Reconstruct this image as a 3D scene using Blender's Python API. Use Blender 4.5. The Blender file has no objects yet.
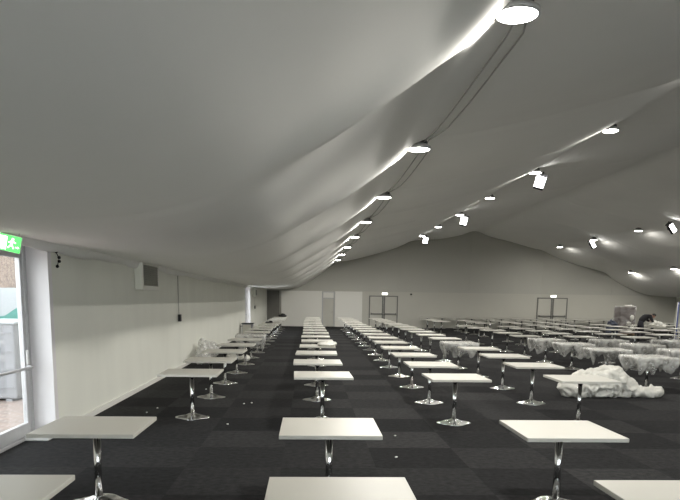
import bpy, bmesh, math, random
from mathutils import Vector, Matrix, noise
random.seed(7)
S = bpy.context.scene
COL = S.collection
PI = math.pi
VS = S.view_settings
VS.view_transform = 'Standard'; VS.look = 'None'; VS.gamma = 1.0; VS.exposure = 0.27
VS.use_curve_mapping = False

# ------------------------------------------------------------------ helpers
def link(o):
    COL.objects.link(o); return o

def finish(name, bm, m=None, parent=None, smooth=False, mats=None):
    bmesh.ops.recalc_face_normals(bm, faces=bm.faces)
    me = bpy.data.meshes.new(name)
    bm.to_mesh(me); bm.free()
    for mm in (mats or ([m] if m else [])):
        me.materials.append(mm)
    if smooth:
        for p in me.polygons: p.use_smooth = True
    o = link(bpy.data.objects.new(name, me))
    if parent: o.parent = parent
    return o

def tag(o, label, cat, group=None, kind=None):
    o['label'] = label; o['category'] = cat
    if group: o['group'] = group
    if kind: o['kind'] = kind
    return o

def empty(name, loc=(0, 0, 0), rz=0.0):
    o = bpy.data.objects.new(name, None); link(o)
    o.location = loc; o.rotation_euler = (0, 0, rz); o.empty_display_size = 0.2
    return o

def box(bm, c, s, bevel=0.0, rot=None, mat=0, seg=2):
    M = Matrix.Translation(Vector(c))
    if rot is not None: M = M @ rot
    r = bmesh.ops.create_cube(bm, size=1.0, matrix=M @ Matrix.Diagonal((s[0], s[1], s[2], 1)))
    fs = set(f for v in r['verts'] for f in v.link_faces)
    for f in fs: f.material_index = mat
    if bevel > 0:
        es = list(set(e for v in r['verts'] for e in v.link_edges))
        bmesh.ops.bevel(bm, geom=es, offset=bevel, segments=seg, affect='EDGES', profile=0.5)
    return bm

def bx(c, s, bevel=0.0, rot=None):
    return box(bmesh.new(), c, s, bevel, rot)

def lathe(bm, prof, seg=32, M=Matrix(), outline=None, mat=0):
    rings = []
    for (r, z) in prof:
        if r < 1e-6:
            rings.append([bm.verts.new(M @ Vector((0, 0, z)))])
        else:
            ring = []
            for i in range(seg):
                a = 2 * PI * i / seg
                k = outline(a) if outline else 1
                ring.append(bm.verts.new(M @ Vector((r * k * math.cos(a), r * k * math.sin(a), z))))
            rings.append(ring)
    for a, b in zip(rings[:-1], rings[1:]):
        n = max(len(a), len(b))
        if n == 1: continue
        for i in range(n):
            j = (i + 1) % n
            vs = []
            for v in (a[i % len(a)], a[j % len(a)], b[j % len(b)], b[i % len(b)]):
                if v not in vs: vs.append(v)
            if len(vs) >= 3:
                f = bm.faces.new(vs); f.material_index = mat
    return bm

def cyl(bm, p, q, r, seg=16, r2=None, mat=0):
    p = Vector(p); q = Vector(q); d = q - p; L = d.length
    M = Matrix.Translation(p) @ d.to_track_quat('Z', 'Y').to_matrix().to_4x4()
    r2 = r if r2 is None else r2
    return lathe(bm, [(0, 0), (r, 0), (r2, L), (0, L)], seg, M, mat=mat)

def tube(bm, pts, r, seg=8):
    pts = [Vector(p) for p in pts]; rings = []
    for i, p in enumerate(pts):
        d = (pts[min(i + 1, len(pts) - 1)] - pts[max(i - 1, 0)]).normalized()
        q = d.to_track_quat('Z', 'Y').to_matrix()
        rings.append([bm.verts.new(p + q @ Vector((r * math.cos(2 * PI * k / seg), r * math.sin(2 * PI * k / seg), 0))) for k in range(seg)])
    for a, b in zip(rings[:-1], rings[1:]):
        for k in range(seg):
            bm.faces.new((a[k], a[(k + 1) % seg], b[(k + 1) % seg], b[k]))
    bm.faces.new(rings[0][::-1]); bm.faces.new(rings[-1])
    return bm

def ext(bm, poly, axis, a, b, mat=0):
    """extrude a 2-D polygon between a and b along axis ('x','y','z')"""
    def P(u, v, w):
        return {'x': (w, u, v), 'y': (u, w, v), 'z': (u, v, w)}[axis]
    A = [bm.verts.new(P(u, v, a)) for u, v in poly]; Bv = [bm.verts.new(P(u, v, b)) for u, v in poly]
    fs = [bm.faces.new(A), bm.faces.new(Bv[::-1])]
    n = len(poly)
    for i in range(n):
        fs.append(bm.faces.new((A[i], Bv[i], Bv[(i + 1) % n], A[(i + 1) % n])))
    for f in fs: f.material_index = mat
    return bm

# ------------------------------------------------------------------ materials
def mat(name, col, rough=0.6, metal=0.0, var=0.0, vscale=6.0, bump=0.0, bscale=60.0, spec=0.5, stretch=None):
    m = bpy.data.materials.new(name); m.use_nodes = True
    nt = m.node_tree; b = nt.nodes['Principled BSDF']
    b.inputs['Roughness'].default_value = rough; b.inputs['Metallic'].default_value = metal
    b.inputs['Specular IOR Level'].default_value = spec
    b.inputs['Base Color'].default_value = (*col, 1)
    tc = nt.nodes.new('ShaderNodeTexCoord')
    src = tc.outputs['Object']
    if stretch:
        mp = nt.nodes.new('ShaderNodeMapping'); mp.inputs['Scale'].default_value = stretch
        nt.links.new(src, mp.inputs['Vector']); src = mp.outputs['Vector']
    if var > 0:
        n = nt.nodes.new('ShaderNodeTexNoise'); n.inputs['Scale'].default_value = vscale; n.inputs['Detail'].default_value = 5
        nt.links.new(src, n.inputs['Vector'])
        r = nt.nodes.new('ShaderNodeValToRGB')
        r.color_ramp.elements[0].position = 0.3; r.color_ramp.elements[1].position = 0.7
        r.color_ramp.elements[0].color = (*[c * (1 - var) for c in col], 1)
        r.color_ramp.elements[1].color = (*[min(1, c * (1 + var)) for c in col], 1)
        nt.links.new(n.outputs['Fac'], r.inputs['Fac']); nt.links.new(r.outputs['Color'], b.inputs['Base Color'])
    if bump > 0:
        n2 = nt.nodes.new('ShaderNodeTexNoise'); n2.inputs['Scale'].default_value = bscale; n2.inputs['Detail'].default_value = 4
        nt.links.new(src, n2.inputs['Vector'])
        bp = nt.nodes.new('ShaderNodeBump'); bp.inputs['Strength'].default_value = bump; bp.inputs['Distance'].default_value = 0.02
        nt.links.new(n2.outputs['Fac'], bp.inputs['Height']); nt.links.new(bp.outputs['Normal'], b.inputs['Normal'])
    return m

def emis(name, col, strength):
    m = bpy.data.materials.new(name); m.use_nodes = True
    nt = m.node_tree; nt.nodes.remove(nt.nodes['Principled BSDF'])
    e = nt.nodes.new('ShaderNodeEmission'); e.inputs['Color'].default_value = (*col, 1); e.inputs['Strength'].default_value = strength
    nt.links.new(e.outputs[0], nt.nodes['Material Output'].inputs['Surface'])
    return m

M_top = mat('white_laminate', (0.60, 0.585, 0.53), 0.38, var=0.015, vscale=3)
M_chrome = mat('chrome', (0.74, 0.74, 0.74), 0.13, 1.0, var=0.05, vscale=12)
M_dkmetal = mat('dark_metal', (0.05, 0.05, 0.055), 0.4, 0.3, var=0.1)
M_fab = mat('ceiling_cloth', (0.91, 0.905, 0.875), 0.85, var=0.012, vscale=0.8, bump=0.05, bscale=2.5, spec=0.2)
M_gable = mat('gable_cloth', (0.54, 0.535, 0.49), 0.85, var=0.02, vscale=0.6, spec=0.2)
M_wall = mat('cream_wall_cloth', (0.84, 0.845, 0.775), 0.75, var=0.03, vscale=1.3, bump=0.25, bscale=1.6, spec=0.25, stretch=(1, 1, .35))
M_lowwall = mat('grey_panel', (0.60, 0.59, 0.535), 0.7, var=0.015, vscale=0.7, spec=0.2)
M_whitepanel = mat('white_panel', (0.85, 0.84, 0.79), 0.6, var=0.01, vscale=0.7)
M_jamb = mat('white_jamb', (0.84, 0.82, 0.83), 0.5, var=0.01)
M_alu = mat('grey_aluminium', (0.52, 0.52, 0.53), 0.35, 0.25, var=0.03)
M_dkalu = mat('dark_grey_frame', (0.20, 0.20, 0.19), 0.45, 0.1, var=0.04)
M_louvre = mat('olive_grey_louvre', (0.30, 0.30, 0.26), 0.5, var=0.03)
M_door = mat('grey_door_leaf', (0.42, 0.42, 0.42), 0.5, var=0.02)
M_black = mat('black_plastic', (0.012, 0.012, 0.014), 0.45, var=0.1)
M_rubber = mat('black_rubber_cable', (0.05, 0.05, 0.05), 0.6, var=0.1)
M_greycable = mat('grey_cable', (0.42, 0.41, 0.39), 0.6, var=0.1)
M_curtain = mat('grey_curtain', (0.20, 0.195, 0.18), 0.9, var=0.04, vscale=3)
M_white = mat('white_plastic', (0.82, 0.82, 0.80), 0.4, var=0.01)
M_paper = mat('white_paper', (0.85, 0.85, 0.82), 0.8, var=0.02)
M_card = mat('brown_grey_cardboard', (0.16, 0.135, 0.125), 0.8, var=0.2, vscale=5, stretch=(1, 1, 6))
M_wood = mat('pallet_wood', (0.35, 0.25, 0.16), 0.8, var=0.15, vscale=9)
M_crate = mat('grey_crate', (0.27, 0.275, 0.29), 0.55, var=0.06, vscale=2.5)
M_teal = mat('teal_paint', (0.07, 0.27, 0.23), 0.4, var=0.03)
M_carwhite = mat('white_paint', (0.42, 0.45, 0.47), 0.3, var=0.01)
M_red = mat('red_print', (0.6, 0.05, 0.04), 0.5, var=0.02)
M_blue = mat('blue_banner_cloth', (0.09, 0.115, 0.28), 0.7, var=0.04)
M_skin = mat('skin', (0.55, 0.33, 0.25), 0.55, var=0.04, vscale=20)
M_shirt = mat('black_jacket', (0.012, 0.012, 0.015), 0.85, var=0.2, vscale=10)
M_trouser = mat('dark_trousers', (0.02, 0.02, 0.028), 0.85, var=0.2)
M_hair = mat('black_hair', (0.01, 0.008, 0.007), 0.6, var=0.2)
M_bag = mat('dark_blue_bag_cloth', (0.05, 0.06, 0.09), 0.5, var=0.3, vscale=8)
M_heap = mat('white_plastic_sheeting', (0.68, 0.67, 0.62), 0.42, var=0.03, vscale=8, bump=0.5, bscale=9)

def film(name, col, alpha, rough=0.25, bump=0.5, bscale=9):
    m = mat(name, col, rough, var=0.06, vscale=7, bump=bump, bscale=bscale)
    nt = m.node_tree; b = nt.nodes['Principled BSDF']
    n = nt.nodes.new('ShaderNodeTexNoise'); n.inputs['Scale'].default_value = 5; n.inputs['Detail'].default_value = 6
    tc = nt.nodes.new('ShaderNodeTexCoord'); nt.links.new(tc.outputs['Object'], n.inputs['Vector'])
    mr = nt.nodes.new('ShaderNodeMapRange')
    mr.inputs['From Min'].default_value = 0.35; mr.inputs['From Max'].default_value = 0.68
    mr.inputs['To Min'].default_value = alpha[0]; mr.inputs['To Max'].default_value = alpha[1]
    nt.links.new(n.outputs['Fac'], mr.inputs['Value']); nt.links.new(mr.outputs['Result'], b.inputs['Alpha'])
    return m
M_film = film('clear_plastic_film', (0.78, 0.78, 0.75), (0.18, 0.75))
M_wrap = film('stretch_wrap', (0.70, 0.68, 0.68), (0.04, 0.42), 0.2)

def glass(name):
    m = bpy.data.materials.new(name); m.use_nodes = True
    nt = m.node_tree; nt.nodes.remove(nt.nodes['Principled BSDF'])
    t = nt.nodes.new('ShaderNodeBsdfTransparent'); g = nt.nodes.new('ShaderNodeBsdfGlossy'); g.inputs['Roughness'].default_value = 0.03
    lw = nt.nodes.new('ShaderNodeLayerWeight'); lw.inputs['Blend'].default_value = 0.5
    f = nt.nodes.new('ShaderNodeMath'); f.operation = 'POWER'; f.inputs[1].default_value = 5; nt.links.new(lw.outputs['Facing'], f.inputs[0])
    mx = nt.nodes.new('ShaderNodeMixShader')
    t.inputs['Color'].default_value = (0.93, 0.95, 0.95, 1)
    nt.links.new(f.outputs[0], mx.inputs['Fac']); nt.links.new(t.outputs[0], mx.inputs[1]); nt.links.new(g.outputs[0], mx.inputs[2])
    nt.links.new(mx.outputs[0], nt.nodes['Material Output'].inputs['Surface'])
    return m
M_glass = glass('clear_glass')
M_lens = emis('lamp_diffuser_glow', (1.0, 0.965, 0.88), 40)
M_spotlens = emis('spotlight_glass_glow', (1.0, 0.99, 0.96), 9)
M_exitw = emis('exit_sign_white_glow', (0.95, 1.0, 0.85), 2.2)
M_exitg = emis('exit_sign_green_glow', (0.12, 0.75, 0.16), 1.6)
M_exitfar = emis('far_exit_sign_glow', (1.0, 1.0, 0.88), 3.5)

# carpet
def carpet():
    m = bpy.data.materials.new('charcoal_carpet_tiles'); m.use_nodes = True
    nt = m.node_tree; b = nt.nodes['Principled BSDF']; L = nt.links; N = nt.nodes.new
    b.inputs['Roughness'].default_value = 0.95; b.inputs['Specular IOR Level'].default_value = 0.12
    tc = N('ShaderNodeTexCoord'); mp = N('ShaderNodeMapping'); L.new(tc.outputs['Object'], mp.inputs['Vector'])
    T = 1.06
    mp.inputs['Scale'].default_value = (1 / T, 1 / T, 1)
    mp.inputs['Location'].default_value = (0.30 / T + 20, -8.45 / T + 20, 0.5)
    fl = N('ShaderNodeVectorMath'); fl.operation = 'FLOOR'; L.new(mp.outputs[0], fl.inputs[0])
    wn = N('ShaderNodeTexWhiteNoise'); wn.noise_dimensions = '3D'; L.new(fl.outputs[0], wn.inputs['Vector'])
    ck = N('ShaderNodeTexChecker'); ck.inputs['Scale'].default_value = 1.0
    ad = N('ShaderNodeVectorMath'); ad.operation = 'ADD'; ad.inputs[1].default_value = (0.5, 0.5, 0.5)
    L.new(fl.outputs[0], ad.inputs[0]); L.new(ad.outputs[0], ck.inputs['Vector'])
    mx = N('ShaderNodeMath'); mx.operation = 'MULTIPLY'; mx.inputs[1].default_value = 0.45
    L.new(ck.outputs['Fac'], mx.inputs[0])
    m2 = N('ShaderNodeMath'); m2.operation = 'MULTIPLY_ADD'; m2.inputs[1].default_value = 0.55
    L.new(wn.outputs['Value'], m2.inputs[0]); L.new(mx.outputs[0], m2.inputs[2])
    cr = N('ShaderNodeValToRGB')
    cr.color_ramp.elements[0].position = 0.05; cr.color_ramp.elements[0].color = (0.0105, 0.0105, 0.0115, 1)
    cr.color_ramp.elements[1].position = 1.0; cr.color_ramp.elements[1].color = (0.029, 0.029, 0.0298, 1)
    L.new(m2.outputs[0], cr.inputs['Fac'])
    nz = N('ShaderNodeTexNoise'); nz.inputs['Scale'].default_value = 130; nz.inputs['Detail'].default_value = 3
    L.new(tc.outputs['Object'], nz.inputs['Vector'])
    nz2 = N('ShaderNodeTexNoise'); nz2.inputs['Scale'].default_value = 14; nz2.inputs['Detail'].default_value = 6
    L.new(tc.outputs['Object'], nz2.inputs['Vector'])
    am = N('ShaderNodeMath'); am.operation = 'ADD'; L.new(nz.outputs['Fac'], am.inputs[0]); L.new(nz2.outputs['Fac'], am.inputs[1])
    mr = N('ShaderNodeMapRange'); mr.inputs['From Min'].default_value = 0.6; mr.inputs['From Max'].default_value = 1.4
    mr.inputs['To Min'].default_value = 0.3; mr.inputs['To Max'].default_value = 1.8
    L.new(am.outputs[0], mr.inputs['Value'])
    vm = N('ShaderNodeVectorMath'); vm.operation = 'SCALE'; L.new(cr.outputs['Color'], vm.inputs[0]); L.new(mr.outputs[0], vm.inputs['Scale'])
    L.new(vm.outputs[0], b.inputs['Base Color'])
    bp = N('ShaderNodeBump'); bp.inputs['Strength'].default_value = 0.4; bp.inputs['Distance'].default_value = 0.004
    L.new(nz.outputs['Fac'], bp.inputs['Height']); L.new(bp.outputs['Normal'], b.inputs['Normal'])
    return m
M_carpet = carpet()

def pattern(name, c1, c2, scale, mortar=0.02, c3=(0.2, 0.17, 0.15)):
    m = bpy.data.materials.new(name); m.use_nodes = True
    nt = m.node_tree; b = nt.nodes['Principled BSDF']; b.inputs['Roughness'].default_value = 0.85
    tc = nt.nodes.new('ShaderNodeTexCoord'); br = nt.nodes.new('ShaderNodeTexBrick')
    br.inputs['Color1'].default_value = (*c1, 1); br.inputs['Color2'].default_value = (*c2, 1); br.inputs['Mortar'].default_value = (*c3, 1)
    br.inputs['Scale'].default_value = scale; br.inputs['Mortar Size'].default_value = mortar
    nt.links.new(tc.outputs['Object'], br.inputs['Vector']); nt.links.new(br.outputs['Color'], b.inputs['Base Color'])
    return m
M_paving = pattern('brick_paving', (0.27, 0.20, 0.17), (0.19, 0.15, 0.135), 2.2, 0.02, (0.34, 0.31, 0.29))
M_bounce = pattern('daylight_bounce_paving', (0.62, 0.60, 0.56), (0.56, 0.55, 0.52), 0.8, 0.01, (0.4, 0.39, 0.37))  # kept pale so the added ground throws daylight upward
M_hedge = mat('brown_pebble_render', (0.22, 0.17, 0.14), 0.9, var=0.45, vscale=12, bump=0.5, bscale=14)

# ------------------------------------------------------------------ the hall shell
WL, WR, WB, WF = -3.38, 25.6, 47.0, -3.0
bm = bx((11.0, 22.0, -0.05), (29.9, 50.2, 0.1))
fl = finish('floor', bm, M_carpet); fl['kind'] = 'structure'

# ceiling cloth: cross-section across the hall (x, z)
PROF = [(-3.75, 2.56), (-3.3, 2.52), (-2.3, 2.47), (-1.4, 2.53), (-0.65, 2.68), (0.0, 3.03), (0.50, 3.37), (1.0, 3.72), (1.35, 4.00), (1.58, 4.22), (1.80, 4.32),
        (2.6, 4.46), (4.4, 4.92), (5.9, 5.38), (6.5, 5.66), (6.72, 5.77), (8.8, 6.0), (10.2, 6.28), (11.2, 6.56), (12.2, 6.24), (13.6, 5.92), (15.4, 5.47),
        (15.8, 5.40), (16.6, 5.05), (18.2, 4.50), (20.1, 4.02), (20.4, 3.92), (21.0, 3.50), (22.1, 2.95), (23.4, 2.50), (25.0, 2.36), (26.0, 2.34)]
def prof(x):
    P = PROF
    for i in range(len(P) - 1):
        if x <= P[i + 1][0] or i == len(P) - 2:
            x0, z0 = P[i]; x1, z1 = P[i + 1]; t = (x - x0) / (x1 - x0)
            # monotone-ish cubic
            xm, zm = P[max(i - 1, 0)]; xp, zp = P[min(i + 2, len(P) - 1)]
            s = (z1 - z0) / (x1 - x0)
            s0 = s if i == 0 else 0.5 * (s + (z0 - zm) / (x0 - xm))
            s1 = s if i == len(P) - 2 else 0.5 * (s + (zp - z1) / (xp - x1))
            h = x1 - x0
            return ((2*t**3-3*t*t+1)*z0 + (t**3-2*t*t+t)*h*s0 + (-2*t**3+3*t*t)*z1 + (t**3-t*t)*h*s1)
LAMP_Y = [0.86 + 5.1 * k for k in range(9)]
def ceil_z(x, y):
    z = prof(x)
    ph = (y - 0.86) / 5.1
    d = abs(ph - round(ph)) * 5.1                      # distance to the nearest frame
    w = max(0.0, min(1.0, (x + 3.3) / 2.0)) * max(0.0, min(1.0, (25.2 - x) / 2.0))
    z += 0.05 * w * math.exp(-(d / 0.10) ** 2) * 0.5   # pinned seam at each frame
    sag = math.sin(PI * (ph - math.floor(ph))) ** 2
    # fabric belly between lines
    # the left bay is pulled down along every frame and billows up in between
    if -1.6 < x < 1.66:
        t = min(1.0, (x + 1.6) / 2.5); bb = t * t * (3 - 2 * t)
        if x > 0.9:
            t = (1.66 - x) / 0.76; bb *= t * t * (3 - 2 * t)
        t = max(0.0, min(1.0, (x + 1.4) / 2.0)); gd = t * t * (3 - 2 * t)
        fold = gd * math.exp(-math.sqrt(d * d + 0.012) / 0.48 + 0.22)
        gable = math.exp(-abs(WB - y) / 0.6)
        z += 0.33 * bb * (1 - min(1.0, max(fold, gable)))
    for (a, b, amp) in ((1.7, 6.6, 0.10), (6.7, 15.8, 0.05), (15.8, 20.3, .07), (20.3, 25.4, .06)):
        if a < x < b:
            z -= amp * sag * math.sin(PI * (x - a) / (b - a))
    z += 0.012 * w * noise.noise(Vector((x * 0.9, y * 0.7, 0.3)))
    return z
bm = bmesh.new()
xs = []
x = -3.70
while x < 25.9:
    xs.append(x); x += (0.04 if 0.9 < x < 2.0 else 0.08) if x < 7.2 else 0.2
ys = [WF + i * (WB - WF - 0.02) / 400 for i in range(401)]
grid = [[bm.verts.new((x, y, ceil_z(x, y))) for x in xs] for y in ys]
for j in range(len(ys) - 1):
    for i in range(len(xs) - 1):
        bm.faces.new((grid[j][i], grid[j][i + 1], grid[j + 1][i + 1], grid[j + 1][i]))
ce = finish('ceiling', bm, M_fab, smooth=True); ce['kind'] = 'structure'
# finish() may flip the sheet; thickness upward
sm = ce.modifiers.new('thick', 'SOLIDIFY'); sm.thickness = 0.03; sm.offset = 1
if ce.data.polygons[0].normal.z < 0: sm.offset = -1

# outer tent skin above the lining
bm = bmesh.new()
ext(bm, [(-3.95, 2.75), (11.2, 7.4), (26.0, 2.75), (26.0, 2.85), (11.2, 7.5), (-3.95, 2.85)], 'y', WF - 0.1, WB + 0.1)
o = finish('trim_1', bm, M_gable); o['kind'] = 'structure'

D1a, D1b = 6.45, 9.12     # first glazed door
D2a, D2b = 36.4, 39.5     # second glazed door further down the left wall
XD = -3.70
bm = bmesh.new()
def wl(y0, y1, z0, z1, x=WL, t=0.12): box(bm, (x - t / 2, (y0 + y1) / 2, (z0 + z1) / 2), (t, y1 - y0, z1 - z0))
wl(WF, D1a, 0, 2.8); wl(D1b + 0.12, D2a, 0, 2.8)
wl(D2b + 0.12, 40.0, 0, 2.8)
wl(D1a, D1b + 0.12, 2.50, 2.8); wl(D2a, D2b + 0.12, 2.50, 2.8)
ext(bm, [(WL, 40.0), (-2.88, WB), (-3.5, WB), (WL - 0.12, 40.0)], 'z', 0, 2.8)
wla = finish('wall_left', bm, M_wall); wla['kind'] = 'structure'
bm = bmesh.new()   # bright white returns of both door recesses
for (a, b) in ((D1a, D1b), (D2a, D2b)):
    box(bm, ((XD + WL) / 2 - 0.05, b + 0.06, 1.27), (WL - XD + 0.1 - 0.002, 0.12, 2.54))
    box(bm, ((XD + WL) / 2 - 0.05, a - 0.06, 1.27), (WL - XD + 0.1 - 0.002, 0.12, 2.54))
    box(bm, ((XD + WL) / 2 - 0.062, (a + b) / 2, 2.57), (WL - XD + 0.12, b - a, 0.06))
o = finish('trim_2', bm, M_jamb); o['kind'] = 'structure'
bm = bmesh.new()
box(bm, (WR + 0.06, (WF + WB) / 2, 1.4), (0.12, WB - WF, 2.8))
o = finish('wall_right', bm, M_wall); o['kind'] = 'structure'
FX0, FX1 = -2.2, 12.2       # added glazed front behind the camera, unseen, lets daylight onto the near ceiling
bm = bmesh.new()
ext(bm, [(-3.95, 2.5), (-3.95, 2.8), (11.2, 7.45), (25.9, 2.8), (25.9, 2.5)], 'y', WF - 0.15, WF)
ext(bm, [(-3.95, 0), (-3.95, 2.5), (FX0, 2.5), (FX0, 0)], 'y', WF - 0.15, WF)
ext(bm, [(FX1, 0), (FX1, 2.5), (25.9, 2.5), (25.9, 0)], 'y', WF - 0.15, WF)
o = finish('wall_front', bm, M_whitepanel); o['kind'] = 'structure'
t = empty('added_window_1', ((FX0 + FX1) / 2, WF - 0.08, 0)); t['kind'] = 'structure'  # unseen window, added as a daylight source for the near end
bm = bmesh.new(); ww = FX1 - FX0
for i in range(9): box(bm, (-ww / 2 + ww * i / 8, 0, 1.25), (0.08, 0.1, 2.5), 0.006)
box(bm, (0, 0, 0.05), (ww, 0.1, 0.1), 0.006); box(bm, (0, 0, 2.45), (ww, 0.1, 0.1), 0.006)
finish('added_window_frame', bm, M_alu, t)
for i in range(8): finish('glass_pane', bx((-ww / 2 + ww * (i + 0.5) / 8, 0, 1.25), (ww / 8 - 0.08, 0.012, 2.3)), M_glass, t)
bm = bx((9, -13, -0.12), (44, 19.6, 0.12)); o = finish('added_bounce_ground', bm, M_bounce); o['kind'] = 'structure'  # unseen ground added outside the front to bounce daylight up indoors
# gable end: cloth above, hard panels below
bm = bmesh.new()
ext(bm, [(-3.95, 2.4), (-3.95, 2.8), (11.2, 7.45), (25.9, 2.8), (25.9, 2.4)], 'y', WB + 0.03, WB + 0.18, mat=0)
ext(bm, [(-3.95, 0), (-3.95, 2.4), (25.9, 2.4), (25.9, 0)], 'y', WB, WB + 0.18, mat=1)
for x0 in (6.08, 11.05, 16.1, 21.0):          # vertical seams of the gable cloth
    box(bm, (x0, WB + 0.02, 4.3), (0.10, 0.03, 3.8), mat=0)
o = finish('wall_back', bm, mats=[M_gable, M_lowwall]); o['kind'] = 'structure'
bm = bmesh.new(); box(bm, (11.0, WB - 0.015, 2.40), (29.5, 0.05, 0.035))
o = finish('trim_3', bm, M_lowwall); o['kind'] = 'structure'
bm = bmesh.new()
box(bm, (-0.54, WB - 0.06, 1.2), (2.76, 0.12, 2.40), 0.01); box(bm, (2.67, WB - 0.06, 1.2), (1.86, 0.12, 2.40), 0.01)
o = finish('trim_4', bm, M_whitepanel); o['kind'] = 'structure'
bm = bmesh.new()
for i in range(12):
    box(bm, (-2.90 + 0.075 * i, WB - 0.05 - 0.02 * (i % 2), 1.2), (0.078, 0.06, 2.42), 0.015)
o = finish('dark_grey_curtain', bm, M_curtain)
tag(o, 'dark grey pleated curtain in the far left corner', 'curtain')
bm = bmesh.new()
box(bm, (WL + 0.012, (D1b + D2a) / 2 + .06, 0.045), (0.024, D2a - D1b - 0.12, 0.09), 0.004)
o = finish('baseboard_left', bm, M_whitepanel); o['kind'] = 'structure'
bm = bmesh.new()
box(bm, (14.6, WB - 0.012, 0.05), (21.9, 0.024, 0.1)); o = finish('baseboard_back', bm, M_lowwall); o['kind'] = 'structure'
# valance roll where the lining meets the left wall
bm = bmesh.new(); pts = []
n = 120
prev = None
for i in range(n + 1):
    y = WF + 0.01 + i * (40.0 - WF) / n
    dz = 0.015 * math.sin(y * 1.7) + 0.01 * math.sin(y * 4.1)
    ring = [bm.verts.new((WL + 0.005 + u, y, 2.555 + v + dz * (1 if v < -0.02 else 0.2))) for u, v in ((0.0, 0.03), (0.10, 0.02), (0.11, -0.05), (0.06, -0.125), (0.0, -0.14))]
    if prev:
        for k in range(4): bm.faces.new((prev[k], prev[k + 1], ring[k + 1], ring[k]))
    prev = ring
o = finish('trim_5', bm, M_fab, smooth=True); o['kind'] = 'structure'

# ------------------------------------------------------------------ doors
def glazed_door(name, a, b, opens, detail=True):
    t = empty(name, (XD, (a + b) / 2, 0)); t['kind'] = 'structure'
    w = b - a; bm = bmesh.new()
    for y in (-w / 2 + 0.05, w / 2 - 0.05): box(bm, (0, y, 1.25), (0.09, 0.10, 2.5), 0.008)
    box(bm, (0, 0, 2.46), (0.09, w - 0.2, 0.08), 0.008); box(bm, (0, 0, 0.02), (0.12, w - 0.2, 0.04), 0.006)
    finish('door_frame', bm, M_alu, t)
    for s in (-1, 1):
        lw = w / 2 - 0.11; cy = s * (w / 2 - 0.105 - lw / 2)
        leaf = bmesh.new()
        for y in (cy - lw / 2 + 0.045, cy + lw / 2 - 0.045): box(leaf, (0.01, y, 1.23), (0.06, 0.09, 2.36), 0.006)
        box(leaf, (0.01, cy, 2.365), (0.06, lw - 0.18, 0.09), 0.006); box(leaf, (0.01, cy, 0.13), (0.06, lw - 0.18, 0.16), 0.006)
        lf = finish('door_leaf', leaf, M_alu, t)
        finish('glass_pane', bx((0.01, cy, 1.265), (0.012, lw - 0.18, 2.11)), M_glass, lf)
        bar = bmesh.new()
        cyl(bar, (0.10, cy - lw / 2 + 0.06, 0.93), (0.10, cy + lw / 2 - 0.03, 0.93), 0.018)
        for y in (cy - lw / 2 + 0.07, cy + lw / 2 - 0.045): box(bar, (0.07, y, 0.93), (0.07, 0.05, 0.06), 0.008)
        finish('push_bar', bar, M_alu, lf, True)
        if s > 0 and detail:
            h = bmesh.new(); box(h, (0.055, cy + lw / 2 - 0.045, 1.06), (0.03, 0.05, 0.19), 0.008)
            finish('lock_case', h, M_white, lf)
    return t
glazed_door('door_1', D1a, D1b, 1)
glazed_door('door_2', D2a, D2b, 1, False)

def plain_door(name, x0, x1, z1, leaves, bar=True, glazed_top=False, mleaf=M_door):
    xc = (x0 + x1) / 2; w = x1 - x0
    t = empty(name, (xc, WB - 0.03, 0)); t['kind'] = 'structure'
    bm = bmesh.new(); f = 0.065
    for x in (-w / 2 + f / 2, w / 2 - f / 2): box(bm, (x, 0, z1 / 2), (f, 0.09, z1), 0.008)
    box(bm, (0, 0, z1 - f / 2), (w - 2 * f, 0.09, f), 0.008)
    finish('door_frame', bm, M_dkalu, t)
    lw = (w - 2 * f) / leaves
    for i in range(leaves):
        cx = -w / 2 + f + lw * (i + 0.5)
        lm = bmesh.new(); box(lm, (cx, 0, (z1 - f) / 2 + 0.01), (lw - 0.02, 0.05, z1 - f - 0.02), 0.006)
        if leaves == 2:
            box(lm, (cx + (lw / 2 - 0.06) * (1 if i == 0 else -1), -0.03, (z1 - f) / 2 + 0.01), (0.10, 0.02, z1 - f - 0.02), 0.004, mat=1)
        lf = finish('door_leaf', lm, None, t, mats=[mleaf, M_dkalu])
        if bar:
            b2 = bmesh.new(); box(b2, (cx, -0.08, 0.92), (lw - 0.1, 0.05, 0.07), 0.012)
            for xx in (-lw / 2 + 0.09, lw / 2 - 0.09): box(b2, (cx + xx, -0.05, 0.92), (0.08, 0.07, 0.12), 0.01)
            finish('push_bar', b2, M_dkalu, lf)
    return t
plain_door('door_4', 4.08, 6.06, 2.15, 2, mleaf=M_lowwall)
plain_door('door_5', 15.75, 17.88, 2.18, 2, mleaf=M_lowwall)
t = empty('door_3', (1.29, WB - 0.03, 0)); t['kind'] = 'structure'
bm = bmesh.new()
for x in (-0.39, 0.39): box(bm, (x, 0, 1.19), (0.06, 0.08, 2.38), 0.006)
box(bm, (0, 0, 2.35), (0.72, 0.08, 0.06), 0.006); box(bm, (0, 0, 1.93), (0.72, 0.08, 0.05), 0.006)
finish('door_frame', bm, M_alu, t)
finish('door_leaf', bx((0, 0.0, 0.96), (0.70, 0.04, 1.88), 0.005), M_lowwall, t)
finish('transom_panel', bx((0, 0.0, 2.14), (0.70, 0.03, 0.36), 0.005), M_whitepanel, t)
bm = bmesh.new(); cyl(bm, (0.28, -0.02, 1.0), (0.28, -0.07, 1.0), 0.012); cyl(bm, (0.28, -0.065, 1.0), (0.17, -0.065, 1.0), 0.012)
finish('door_handle', bm, M_chrome, t, True)

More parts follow.
